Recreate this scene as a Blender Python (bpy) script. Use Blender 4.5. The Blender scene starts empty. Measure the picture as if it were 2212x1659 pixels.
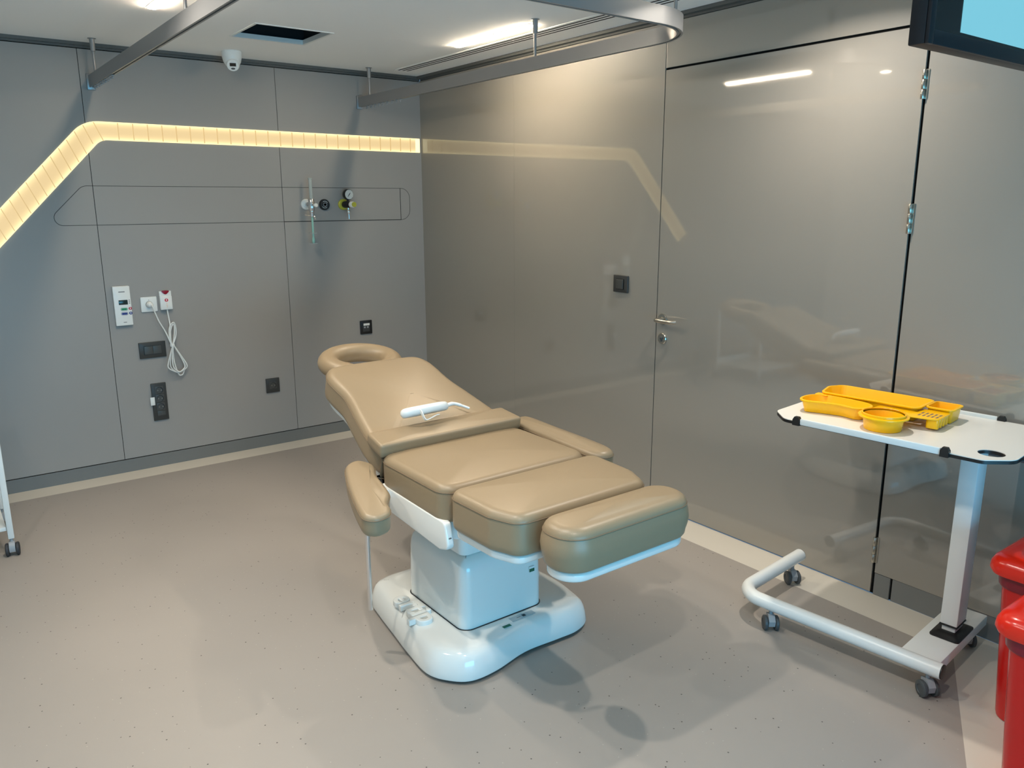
import bpy, bmesh, math, random
from mathutils import Vector, Matrix
random.seed(4)
sc = bpy.context.scene
COL = sc.collection
PI = math.pi
H = 2.323            # ceiling height; right wall x=0, back wall y=0, floor z=0


# ---------------------------------------------------------------- materials
def lin(c):
    return tuple(((v / 255) / 12.92 if v / 255 <= .04045 else ((v / 255 + .055) / 1.055) ** 2.4) for v in c) + (1,)


def mat(name, rgb, rough=.5, metal=0., spec=.5, coat=0., coat_rough=.05, coat_ior=1.5, noise=0., nscale=8., bump=0., bscale=300., alpha=1., trans=0.):
    m = bpy.data.materials.new(name)
    m.use_nodes = True
    nt = m.node_tree
    b = nt.nodes['Principled BSDF']
    c = lin(rgb)
    b.inputs['Base Color'].default_value = c
    b.inputs['Roughness'].default_value = rough
    b.inputs['Metallic'].default_value = metal
    b.inputs['Specular IOR Level'].default_value = spec
    b.inputs['Coat Weight'].default_value = coat
    b.inputs['Coat Roughness'].default_value = coat_rough
    b.inputs['Coat IOR'].default_value = coat_ior
    b.inputs['Transmission Weight'].default_value = trans
    tc = nt.nodes.new('ShaderNodeTexCoord')
    if noise:
        n = nt.nodes.new('ShaderNodeTexNoise')
        n.inputs['Scale'].default_value = nscale
        n.inputs['Detail'].default_value = 4
        nt.links.new(tc.outputs['Object'], n.inputs['Vector'])
        mx = nt.nodes.new('ShaderNodeMix')
        mx.data_type = 'RGBA'
        mx.inputs['A'].default_value = tuple(v * (1 - noise) for v in c[:3]) + (1,)
        mx.inputs['B'].default_value = tuple(min(1, v * (1 + noise)) for v in c[:3]) + (1,)
        nt.links.new(n.outputs['Fac'], mx.inputs['Factor'])
        nt.links.new(mx.outputs['Result'], b.inputs['Base Color'])
    if bump:
        n2 = nt.nodes.new('ShaderNodeTexNoise')
        n2.inputs['Scale'].default_value = bscale
        nt.links.new(tc.outputs['Object'], n2.inputs['Vector'])
        bp = nt.nodes.new('ShaderNodeBump')
        bp.inputs['Strength'].default_value = bump
        bp.inputs['Distance'].default_value = .002
        nt.links.new(n2.outputs['Fac'], bp.inputs['Height'])
        nt.links.new(bp.outputs['Normal'], b.inputs['Normal'])
    return m


def emit(name, rgb, strength, base=(200, 200, 200)):
    m = bpy.data.materials.new(name)
    m.use_nodes = True
    b = m.node_tree.nodes['Principled BSDF']
    b.inputs['Base Color'].default_value = lin(base)
    b.inputs['Emission Color'].default_value = lin(rgb)
    b.inputs['Emission Strength'].default_value = strength
    return m


M = {}
M['laminate'] = mat('grey_laminate', (149, 147, 144), .42, spec=.35, noise=.03, nscale=2)
M['glass_panel'] = mat('back_painted_glass', (141, 136, 127), .45, spec=.5, coat=1., coat_rough=.035, coat_ior=1.9, noise=.02, nscale=1.5)
M['gap'] = mat('joint_black', (22, 22, 22), .9, spec=.1)
M['groove'] = mat('groove_dark_grey', (70, 70, 68), .8, spec=.1)
M['skirting'] = mat('skirting_grey', (112, 114, 113), .28, noise=.03)
M['ceiling'] = mat('ceiling_paint', (250, 250, 248), .85, spec=.2, noise=.02, nscale=1.5)
M['plaster'] = mat('plain_wall', (225, 222, 216), .7)
M['trim_dark'] = mat('shadow_trim', (88, 90, 88), .6)
M['void'] = mat('void_black', (14, 15, 18), .9)
M['alu'] = mat('anodised_aluminium', (158, 158, 158), .38, .6)
M['steel'] = mat('brushed_steel', (190, 186, 176), .25, 1.)
M['chrome'] = mat('chrome', (225, 225, 225), .08, 1.)
M['leather'] = mat('tan_leather', (147, 129, 103), .38, spec=.45, noise=.05, nscale=3, bump=.08, bscale=420)
M['seam'] = mat('tan_thread', (122, 104, 82), .7)
M['white'] = mat('white_gloss_shell', (226, 228, 224), .13, spec=.5, coat=.25, noise=.015, nscale=3)
M['white_paint'] = mat('white_powder_coat', (222, 225, 223), .28)
M['white_plastic'] = mat('white_plastic', (225, 228, 226), .35)
M['laminate_white'] = mat('white_table_laminate', (226, 224, 218), .3)
M['black'] = mat('black_plastic', (22, 22, 23), .4)
M['black_gloss'] = mat('black_gloss', (12, 13, 17), .12)
M['navy'] = mat('dark_housing', (17, 19, 26), .4)
M['anthracite'] = mat('anthracite_plastic', (54, 55, 54), .4)
M['anthracite2'] = mat('anthracite_rocker', (68, 69, 67), .35)
M['grey_plastic'] = mat('grey_plastic', (150, 154, 158), .4)
M['grey_dark'] = mat('dark_grey_plastic', (70, 74, 76), .5)
M['rubber'] = mat('rubber', (48, 50, 54), .6)
M['yellow'] = mat('yellow_polypropylene', (255, 192, 6), .25, spec=.5)
M['red'] = mat('red_plastic', (196, 20, 14), .22, spec=.5, noise=.03, nscale=3)
M['red_lid'] = mat('red_lid_plastic', (220, 38, 18), .2, spec=.5)
M['bag'] = mat('red_bag_film', (126, 14, 36), .3)
M['green'] = mat('green_print', (14, 96, 70), .5)
M['greenbtn'] = mat('green_button', (20, 130, 80), .4)
M['bluebtn'] = mat('blue_button', (28, 38, 120), .4)
M['redbtn'] = mat('red_button', (190, 40, 60), .4)
M['darkred'] = mat('dark_red_plastic', (140, 16, 34), .25)
M['lcd'] = mat('lcd', (34, 46, 44), .2)
M['print'] = mat('grey_print', (130, 135, 138), .6)
M['darkprint'] = mat('dark_print', (50, 56, 60), .6)
M['olive'] = mat('yellow_green_ring', (178, 176, 62), .4)
M['dial'] = mat('dial_white', (205, 208, 205), .3)
M['amber'] = mat('amber_print', (224, 160, 90), .5)
M['scuff'] = mat('scuff_grey', (96, 98, 96), .7)
M['cableg'] = mat('swoosh_grey', (150, 152, 150), .4)
M['plate'] = mat('label_film', (176, 188, 192), .35)
M['clear'] = mat('clear_acrylic', (205, 214, 210), .1, trans=.45)
M['teal'] = mat('green_glass_tube', (170, 222, 208), .08, trans=.35)
M['light'] = emit('lamp_diffuser', (255, 235, 206), 165.0)
M['spotlight'] = emit('spot_diffuser', (255, 236, 208), 60.0)


def floor_mat():
    m = bpy.data.materials.new('speckled_vinyl')
    m.use_nodes = True
    nt = m.node_tree
    L = nt.links.new
    b = nt.nodes['Principled BSDF']
    tc = nt.nodes.new('ShaderNodeTexCoord')

    def nd(t, **k):
        n = nt.nodes.new(t)
        for a, v in k.items():
            n.inputs[a].default_value = v
        return n
    n1 = nd('ShaderNodeTexNoise', Scale=1.3, Detail=5.)
    L(tc.outputs['Object'], n1.inputs['Vector'])
    base = nt.nodes.new('ShaderNodeMix')
    base.data_type = 'RGBA'
    base.inputs['A'].default_value = lin((150, 144, 137))
    base.inputs['B'].default_value = lin((163, 156, 149))
    L(n1.outputs['Fac'], base.inputs['Factor'])
    prev = base.outputs['Result']
    for scale, thr, rgb, rnd, seed in ((48, .12, (82, 78, 74), .15, 0), (66, .10, (184, 177, 168), .14, 7.3), (24, .06, (66, 62, 58), .12, 3.1)):
        mp = nt.nodes.new('ShaderNodeMapping')
        mp.inputs['Location'].default_value = (seed, seed * 2, 0)
        L(tc.outputs['Object'], mp.inputs['Vector'])
        v = nd('ShaderNodeTexVoronoi', Scale=scale)
        L(mp.outputs['Vector'], v.inputs['Vector'])
        lt = nt.nodes.new('ShaderNodeMath')
        lt.operation = 'LESS_THAN'
        L(v.outputs['Distance'], lt.inputs[0])
        lt.inputs[1].default_value = thr
        sep = nt.nodes.new('ShaderNodeSeparateColor')
        L(v.outputs['Color'], sep.inputs['Color'])
        g = nt.nodes.new('ShaderNodeMath')
        g.operation = 'LESS_THAN'
        L(sep.outputs['Red'], g.inputs[0])
        g.inputs[1].default_value = rnd
        mu = nt.nodes.new('ShaderNodeMath')
        mu.operation = 'MULTIPLY'
        L(lt.outputs[0], mu.inputs[0])
        L(g.outputs[0], mu.inputs[1])
        mx = nt.nodes.new('ShaderNodeMix')
        mx.data_type = 'RGBA'
        L(mu.outputs[0], mx.inputs['Factor'])
        L(prev, mx.inputs['A'])
        mx.inputs['B'].default_value = lin(rgb)
        prev = mx.outputs['Result']
    L(prev, b.inputs['Base Color'])
    b.inputs['Roughness'].default_value = .42
    b.inputs['Specular IOR Level'].default_value = .4
    return m


M['floor'] = floor_mat()
M['floor_white'] = mat('pale_vinyl_border', (206, 200, 188), .4, noise=.03, nscale=4)


def band_mat():
    """warm ribbed LED diffuser; brighter along its two edges where the LED strips sit"""
    m = bpy.data.materials.new('warm_led_diffuser')
    m.use_nodes = True
    nt = m.node_tree
    L = nt.links.new
    b = nt.nodes['Principled BSDF']
    uv = nt.nodes.new('ShaderNodeUVMap')
    sep = nt.nodes.new('ShaderNodeSeparateXYZ')
    L(uv.outputs['UV'], sep.inputs[0])
    a = nt.nodes.new('ShaderNodeMath'); a.operation = 'MULTIPLY_ADD'
    L(sep.outputs['Y'], a.inputs[0]); a.inputs[1].default_value = 2; a.inputs[2].default_value = -1
    p = nt.nodes.new('ShaderNodeMath'); p.operation = 'ABSOLUTE'
    L(a.outputs[0], p.inputs[0])
    q = nt.nodes.new('ShaderNodeMath'); q.operation = 'POWER'
    L(p.outputs[0], q.inputs[0]); q.inputs[1].default_value = 3.
    mx = nt.nodes.new('ShaderNodeMix'); mx.data_type = 'RGBA'
    mx.inputs['A'].default_value = lin((236, 206, 150))
    mx.inputs['B'].default_value = lin((255, 236, 172))
    L(q.outputs[0], mx.inputs['Factor'])
    s = nt.nodes.new('ShaderNodeMath'); s.operation = 'MULTIPLY_ADD'
    L(q.outputs[0], s.inputs[0]); s.inputs[1].default_value = .5; s.inputs[2].default_value = BAND
    b.inputs['Base Color'].default_value = lin((60, 54, 44))
    L(mx.outputs['Result'], b.inputs['Emission Color'])
    L(s.outputs[0], b.inputs['Emission Strength'])
    return m


BAND = .92
SPOT = 10.5
M['band'] = band_mat()
M['fin'] = emit('led_fin', (244, 206, 140), .55, (150, 130, 96))
M['band_end'] = emit('led_end', (255, 240, 190), 1.25, (60, 54, 44))


# ---------------------------------------------------------------- mesh helpers
def V(*a):
    return Vector(a)


class MB:
    def __init__(self):
        self.bm = bmesh.new()

    def box(self, lo, hi, bev=0., seg=2, Mx=None):
        bm = self.bm
        r = bmesh.ops.create_cube(bm, size=1)
        vs = r['verts']
        c = [(lo[i] + hi[i]) / 2 for i in range(3)]
        s = [abs(hi[i] - lo[i]) for i in range(3)]
        for v in vs:
            v.co = V(c[0] + v.co.x * s[0], c[1] + v.co.y * s[1], c[2] + v.co.z * s[2])
        if bev:
            es = {e for v in vs for e in v.link_edges}
            rr = bmesh.ops.bevel(bm, geom=list(es), offset=bev, segments=seg, profile=.5, affect='EDGES')
            vs = rr['verts']
        if Mx is not None:
            bmesh.ops.transform(bm, matrix=Mx, verts=list(set(vs)))
        return self

    def loft(self, rings, cap0=True, cap1=True, closed=False, Mx=None):
        bm = self.bm
        rs = []
        for r in rings:
            rs.append([bm.verts.new((Mx @ Vector(p)) if Mx is not None else Vector(p)) for p in r])
        n = len(rs[0])
        pairs = list(zip(rs[:-1], rs[1:]))
        if closed:
            pairs.append((rs[-1], rs[0]))
        for a, b in pairs:
            for i in range(n):
                j = (i + 1) % n
                try:
                    bm.faces.new((a[i], a[j], b[j], b[i]))
                except ValueError:
                    pass
        if cap0 and not closed:
            bm.faces.new(list(reversed(rs[0])))
        if cap1 and not closed:
            bm.faces.new(rs[-1])
        return self

    def tube(self, pts, r, n=12, cap=True, flat=1.0, up=None):
        pts = [Vector(p) for p in pts]
        rad = r if isinstance(r, (list, tuple)) else [r] * len(pts)
        rings = []
        t0 = (pts[1] - pts[0]).normalized()
        ref = Vector(up) if up else (V(0, 0, 1) if abs(t0.z) < .9 else V(1, 0, 0))
        prev = None
        for i, p in enumerate(pts):
            if i == 0:
                t = pts[1] - pts[0]
            elif i == len(pts) - 1:
                t = pts[-1] - pts[-2]
            else:
                t = (pts[i + 1] - p).normalized() + (p - pts[i - 1]).normalized()
            t.normalize()
            if prev is None:
                s = t.cross(ref).normalized()
            else:
                s = (prev - t * prev.dot(t)).normalized()
            prev = s
            u = s.cross(t).normalized()
            rings.append([p + (s * math.cos(2 * PI * k / n) + u * math.sin(2 * PI * k / n) * flat) * rad[i] for k in range(n)])
        self.loft(rings, cap, cap)
        return self

    def lathe(self, prof, o=(0, 0, 0), axis=(0, 0, 1), n=28, cap0=True, cap1=True):
        ax = Vector(axis).normalized()
        ref = V(0, 0, 1) if abs(ax.z) < .9 else V(1, 0, 0)
        a = ax.cross(ref).normalized()
        b = ax.cross(a)
        o = Vector(o)
        self.loft([[o + ax * h + (a * math.cos(2 * PI * k / n) + b * math.sin(2 * PI * k / n)) * max(r, 1e-5) for k in range(n)] for r, h in prof], cap0, cap1)
        return self

    def prism(self, outline, z0, z1, bev=0., Mx=None, seg=3):
        if not bev:
            return self.loft([[(x, y, z0) for x, y in outline], [(x, y, z1) for x, y in outline]], Mx=Mx)
        rings = []
        for k in range(seg + 1):
            a = PI / 2 * k / seg
            rings.append((bev * (1 - math.sin(a)), z0 + bev * (1 - math.cos(a))))
        top = [(i, z0 + z1 - z) for i, z in reversed(rings)]
        return self.loft([[(x, y, z) for x, y in inset(outline, i)] for i, z in rings + top], Mx=Mx)

    def build(self, name, m, parent=None, smooth=True, mats=None, angle=38):
        bm = self.bm
        bmesh.ops.recalc_face_normals(bm, faces=bm.faces)
        if smooth:
            for f in bm.faces:
                f.smooth = True
            for e in bm.edges:
                if len(e.link_faces) == 2 and e.calc_face_angle(0) > math.radians(angle):
                    e.smooth = False
        me = bpy.data.meshes.new(name)
        bm.to_mesh(me)
        bm.free()
        me.materials.append(m)
        o = bpy.data.objects.new(name, me)
        COL.objects.link(o)
        if parent is not None:
            o.parent = parent
            o.matrix_parent_inverse = world_of(parent).inverted()
        return o


def world_of(o):
    m = o.matrix_basis.copy()
    while o.parent is not None:
        m = o.parent.matrix_basis @ o.matrix_parent_inverse @ m if False else (o.parent.matrix_basis @ (o.matrix_parent_inverse @ m))
        o = o.parent
    return m


def inset(poly, d):
    if abs(d) < 1e-9:
        return list(poly)
    n = len(poly)
    area = sum(poly[i][0] * poly[(i + 1) % n][1] - poly[(i + 1) % n][0] * poly[i][1] for i in range(n))
    sg = 1 if area > 0 else -1
    out = []
    for i in range(n):
        p0, p1, p2 = V(*poly[i - 1]), V(*poly[i]), V(*poly[(i + 1) % n])
        a, b = (p1 - p0), (p2 - p1)
        if a.length < 1e-9: a = b
        if b.length < 1e-9: b = a
        a.normalize(); b.normalize()
        nn = V(-a.y - b.y, a.x + b.x)
        if nn.length < 1e-6: nn = V(-a.y, a.x)
        nn.normalize()
        c = max(.45, nn.dot(V(-a.y, a.x)))
        q = p1 + nn * (sg * d / c)
        out.append((q.x, q.y))
    return out


def rpoly(pts, rad, seg=6):
    """polygon with rounded corners, CCW list of (x, y)"""
    n = len(pts)
    out = []
    for i in range(n):
        r = rad[i] if isinstance(rad, (list, tuple)) else rad
        p0, p1, p2 = V(*pts[i - 1]), V(*pts[i]), V(*pts[(i + 1) % n])
        a, b = (p0 - p1), (p2 - p1)
        la, lb = a.length, b.length
        a.normalize(); b.normalize()
        ang = a.angle(b)
        if r <= 0 or ang > PI - .02:
            out.append((p1.x, p1.y))
            continue
        d = min(r / math.tan(ang / 2), la * .49, lb * .49)
        s, e = p1 + a * d, p1 + b * d
        rr = d * math.tan(ang / 2)
        c = p1 + (a + b).normalized() * (rr / math.sin(ang / 2))
        v0, v1 = s - c, e - c
        a0 = math.atan2(v0.y, v0.x)
        da = (math.atan2(v1.y, v1.x) - a0 + PI) % (2 * PI) - PI
        for k in range(seg + 1):
            t = a0 + da * k / seg
            out.append((c.x + rr * math.cos(t), c.y + rr * math.sin(t)))
    return out


def rrect(x0, y0, x1, y1, r, seg=6):
    return rpoly([(x0, y0), (x1, y0), (x1, y1), (x0, y1)], r, seg)


def smooth_closed(pts, sub=8):
    n = len(pts)
    out = []
    P = [V(*p) for p in pts]
    for i in range(n):
        a, b, c, d = P[i - 1], P[i], P[(i + 1) % n], P[(i + 2) % n]
        for k in range(sub):
            t = k / sub
            q = .5 * ((2 * b) + (c - a) * t + (2 * a - 5 * b + 4 * c - d) * t * t + (3 * b - a - 3 * c + d) * t ** 3)
            out.append(tuple(q))
    return out


def smooth_open(pts, sub=8):
    P = [Vector(p) for p in pts]
    P = [P[0] * 2 - P[1]] + P + [P[-1] * 2 - P[-2]]
    out = []
    for i in range(1, len(P) - 2):
        a, b, c, d = P[i - 1:i + 3]
        for k in range(sub):
            t = k / sub
            out.append(.5 * ((2 * b) + (c - a) * t + (2 * a - 5 * b + 4 * c - d) * t * t + (3 * b - a - 3 * c + d) * t ** 3))
    out.append(P[-2])
    return out


def dense(poly, step=.03):
    out = []
    n = len(poly)
    for i in range(n):
        a, b = V(*poly[i]), V(*poly[(i + 1) % n])
        k = max(1, int((b - a).length / step))
        for j in range(k):
            q = a.lerp(b, j / k)
            out.append((q.x, q.y))
    return out


def tag(o, label, cat, group=None, kind=None):
    o['label'] = label
    o['category'] = cat
    if group:
        o['group'] = group
    if kind:
        o['kind'] = kind
    return o


def thing(name, loc, label, cat, group=None, rz=0, kind=None):
    o = bpy.data.objects.new(name, None)
    o.empty_display_size = .05
    o.location = loc
    o.rotation_euler = (0, 0, rz)
    COL.objects.link(o)
    return tag(o, label, cat, group, kind)


def setmats(o):
    """matrix_basis for a freshly made Empty"""
    o.matrix_basis = Matrix.Translation(o.location) @ Matrix.Rotation(o.rotation_euler.z, 4, 'Z')


def text_bm(s, size, depth, Mx, extra_bevel=0.):
    cu = bpy.data.curves.new('t', 'FONT')
    cu.body = s
    cu.size = size
    cu.extrude = depth / 2
    cu.bevel_depth = extra_bevel
    cu.align_x = 'CENTER'
    cu.align_y = 'CENTER'
    cu.resolution_u = 4
    o = bpy.data.objects.new('t', cu)
    COL.objects.link(o)
    dg = bpy.context.evaluated_depsgraph_get()
    me = bpy.data.meshes.new_from_object(o.evaluated_get(dg))
    b = MB()
    b.bm.from_mesh(me)
    bmesh.ops.transform(b.bm, matrix=Mx, verts=b.bm.verts)
    bpy.data.objects.remove(o)
    bpy.data.curves.remove(cu)
    bpy.data.meshes.remove(me)
    return b


def dup(root, loc, label, group=None):
    r = root.copy()
    COL.objects.link(r)
    r.location = loc
    r['label'] = label
    if group:
        r['group'] = group
    for ch in list(root.children):
        c = ch.copy()
        COL.objects.link(c)
        c.parent = r
        c.matrix_parent_inverse = ch.matrix_parent_inverse.copy()
        for g in list(ch.children):
            d = g.copy()
            COL.objects.link(d)
            d.parent = c
            d.matrix_parent_inverse = g.matrix_parent_inverse.copy()
    return r


def S(o, label, cat):
    return tag(o, label, cat, kind='structure')


# ---------------------------------------------------------------- the room
XL, YF = -5.0, -6.4
D1, D2, DT = -2.184, -3.372, 2.10
grey = [(-.187, -.155), (XL, -.155), (XL, YF), (-1.5, YF), (-1.5, -4.46), (-.187, -3.774)]
fb = MB()
fb.bm.faces.new([fb.bm.verts.new((x, y, 0)) for x, y in grey])
fl = S(fb.build('floor', M['floor'], smooth=False), 'grey-beige speckled vinyl floor', 'floor')
bb = MB()
for q in ([(XL, 0), (XL, -.155), (-.187, -.155), (0, 0)], [(0, 0), (-.187, -.155), (-.187, -3.774), (0, -3.774)],
          [(0, -3.774), (-.187, -3.774), (-1.5, -4.46), (0, -4.46)], [(0, -4.46), (-1.5, -4.46), (-1.5, YF), (0, YF)]):
    bb.bm.faces.new([bb.bm.verts.new((x, y, 0)) for x, y in reversed(q)])
bb.box((XL, YF, -.12), (0, 0, -.004))
S(bb.build('trim_1', M['floor_white'], smooth=False), 'pale vinyl border strip along the walls', 'floor border')

# ceiling with the open hatch
hx0, hx1, hy0, hy1 = -1.443, -1.052, -.978, -.607
cb = MB()
for lo, hi in (((XL, YF), (hx0, 0)), ((hx1, YF), (0, 0)), ((hx0, YF), (hx1, hy0)), ((hx0, hy1), (hx1, 0))):
    cb.box((lo[0], lo[1], H), (hi[0], hi[1], H + .02))
S(cb.build('ceiling', M['ceiling'], smooth=False), 'flat pale grey ceiling', 'ceiling')

# back wall: laminate panels with open joints
wb = MB().box((XL, .006, 0), (0, .12, H))
back = S(wb.build('wall_back', M['gap'], smooth=False), 'grey laminate panelled back wall', 'wall')
for x0, x1 in ((XL, -3.09), (-3.087, -2.0305), (-2.0275, -.9895), (-.9865, 0)):
    MB().box((x0, 0, .079), (x1, .006, 2.292)).build('wall_panel', M['laminate'], back, False)
# medical gas service panel outline let into the panels
gz = rpoly([(-2.285, 1.402), (-.101, 1.402), (-.101, 1.607), (-2.08, 1.607)], [.04, .065, .065, .06], 8)
gb = MB()
gb.tube([(x, 0, z) for x, z in gz] + [(gz[0][0], 0, gz[0][1])], .0016, 5, cap=False)
gb.build('panel_outline', M['groove'], back)
MB().box((-.9865, -.0012, 1.3995), (-.17, .001, 1.404)).box((-.1735, -.0012, 1.402), (-.1705, .001, 1.607)).build('panel_joint', M['gap'], back, False)
bs = MB().box((XL, -.001, 0), (0, .006, .074))
S(bs.build('baseboard_back', M['skirting'], smooth=False), 'grey skirting strip below the back wall panels', 'baseboard')
S(MB().box((XL, -.004, 2.296), (0, .004, 2.307)).box((XL, -.018, 2.307), (0, .004, H)).build('trim_2', M['trim_dark'], smooth=False), 'dark shadow gap trim between back wall and ceiling', 'trim')

# right wall: back painted glass
wr = S(MB().box((.008, YF, 0), (.13, 0, H)).build('wall_right', M['gap'], smooth=False), 'glossy taupe glass panelled right wall', 'wall')
for y0, y1, z0, z1 in ((D1 + .003, -1.0405, .004, 2.296), (-1.0395, 0, .004, 2.296), (D2 + .002, D1 - .0005, DT + .005, 2.296), (-4.6, D2 - .008, .092, 2.296), (YF, -4.603, .092, 2.296), ):
    MB().box((0, y0, z0), (.008, y1, z1)).build('glass_panel', M['glass_panel'], wr, False)
MB().box((0, D2 - .0005, DT + .005), (.008, D2 - .007, 2.296)).build('glass_strip', M['glass_panel'], wr, False)
S(MB().box((-.001, D2 - .01, .0), (.008, -3.444, .09)).box((.002, -3.452, 0), (.008, YF, .09)).build('baseboard_right', M['skirting'], smooth=False), 'grey skirting right of the door', 'baseboard')
S(MB().box((-.004, YF, 2.298), (.008, -.019, 2.308)).box((-.03, YF, 2.308), (.008, -.019, H)).build('trim_3', M['trim_dark'], smooth=False), 'dark shadow gap trim between right wall and ceiling', 'trim')

# door
dr = S(MB().box((-.001, D2 + .003, .006), (.007, D1 - .003, DT - .005)).build('door_1', M['glass_panel'], smooth=False), 'wide flush taupe glass door with steel lever', 'door')
hy = -2.228
h = MB().lathe([(.026, 0), (.027, .006), (.025, .01), (.012, .011), (.0095, .02), (.0095, .05)], (-.001, hy, .963), (-1, 0, 0))
pp = smooth_open([(-.045, hy, .963), (-.058, hy - .004, .963), (-.062, hy - .02, .963), (-.062, hy - .07, .962), (-.06, hy - .1, .963), (-.045, hy - .12, .966)], 6)
h.tube(pp, .0095, 12)
h.build('lever_handle', M['steel'], dr)
lk = MB().lathe([(.026, 0), (.027, .006), (.024, .01), (.002, .0102)], (-.001, -2.23, .869), (-1, 0, 0)).build('lock_rose', M['steel'], dr)
MB().lathe([(.0075, 0), (.0075, .005), (.004, .007)], (-.011, -2.23, .872), (-1, 0, 0), 16).box((-.016, -2.232, .855), (-.011, -2.228, .872)).build('lock_cylinder', M['grey_dark'], lk)
for z0, z1 in ((1.855, 1.952), (1.40, 1.505), (.134, .24)):
    hb = MB()
    for k in range(3):
        a, b = z0 + (z1 - z0) * k / 3, z0 + (z1 - z0) * (k + 1) / 3 - .0012
        hb.lathe([(.006, 0), (.0068, .001), (.0068, b - a - .001), (.006, b - a)], (-.008, D2, a), (0, 0, 1), 14)
    hb.box((-.003, D2 - .014, z0), (.0, D2 - .004, z1)).build('hinge', M['steel'], dr)

# the rest of the room behind the viewer
S(MB().box((XL - .1, YF, 0), (XL, 0, H)).build('wall_left', M['plaster'], smooth=False), 'plain grey wall at the far left, outside the view', 'wall')
wx0, wx1, wz0, wz1 = WIN = (-3.5, -1.0, .05, 1.1)
fw = MB()
for lo, hi in (((XL, 0), (wx0, H)), ((wx1, 0), (0, H)), ((wx0, 0), (wx1, wz0)), ((wx0, wz1), (wx1, H))):
    fw.box((lo[0], YF - .12, lo[1]), (hi[0], YF, hi[1]))
S(fw.build('wall_front', M['plaster'], smooth=False), 'plain grey wall behind the viewer', 'wall')
wf = MB()
for lo, hi in (((wx0, wz0), (wx0 + .05, wz1)), ((wx1 - .05, wz0), (wx1, wz1)), ((wx0 + .05, wz0), (wx1 - .05, wz0 + .05)), ((wx0 + .05, wz1 - .05), (wx1 - .05, wz1)), (((wx0 + wx1) / 2 - .025, wz0 + .05), ((wx0 + wx1) / 2 + .025, wz1 - .05))):
    wf.box((lo[0], YF - .09, lo[1]), (hi[0], YF - .04, hi[1]))
S(wf.build('window_1', M['white_paint'], smooth=False), 'wide daylight window behind the viewer', 'window')

# ---------------------------------------------------------------- ceiling fittings
hat = thing('ceiling_hatch', ((hx0 + hx1) / 2, (hy0 + hy1) / 2, H), 'open dark service hatch cut in the ceiling above the security camera', 'hatch')
setmats(hat)
vb = MB()
e = .002
for lo, hi in (((hx0 - .02, hy0 - .02, H + .3), (hx1 + .02, hy1 + .02, H + .32)), ((hx0 - .02, hy0 - .02, H + .021), (hx0 - e, hy1 + .02, H + .3)), ((hx1 + e, hy0 - .02, H + .021), (hx1 + .02, hy1 + .02, H + .3)),
               ((hx0 - e, hy0 - .02, H + .021), (hx1 + e, hy0 - e, H + .3)), ((hx0 - e, hy1 + e, H + .021), (hx1 + e, hy1 + .02, H + .3))):
    vb.box(lo, hi)
vb.build('hatch_void', M['void'], hat, False)
hf = MB()
w = .012
for lo, hi in (((hx0, hy0), (hx0 + w, hy1)), ((hx1 - w, hy0), (hx1, hy1)), ((hx0 + w, hy0), (hx1 - w, hy0 + w)), ((hx0 + w, hy1 - w), (hx1 - w, hy1))):
    hf.box((lo[0], lo[1], H - .003), (hi[0], hi[1], H + .02))
hf.build('hatch_frame', M['white_plastic'], hat, False)
MB().tube([(hx0 + .05, hy1 - .06, H + .16), (hx0 + .17, hy1 - .09, H + .15)], .02, 10).build('duct', M['grey_dark'], hat)

vt = thing('slot_diffuser', (-.228, -1.55, H), 'long three-slot linear air diffuser along the right ceiling edge', 'air vent')
setmats(vt)
vf = MB()
for a, b in ((-.285, -.2675), (-.2535, -.2375), (-.2235, -.2075), (-.1935, -.176)):
    vf.box((a, -2.95, H - .004), (b, -.18, H - .0005))
vf.box((-.285, -.19, H - .005), (-.176, -.172, H - .0005)).build('slot_frame', M['ceiling'], vt, False)
for a in (-.2673, -.2373, -.2073):
    MB().box((a, -2.95, H - .0038), (a + .0136, -.1905, H - .0006)).build('slot', M['void'], vt, False)

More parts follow.
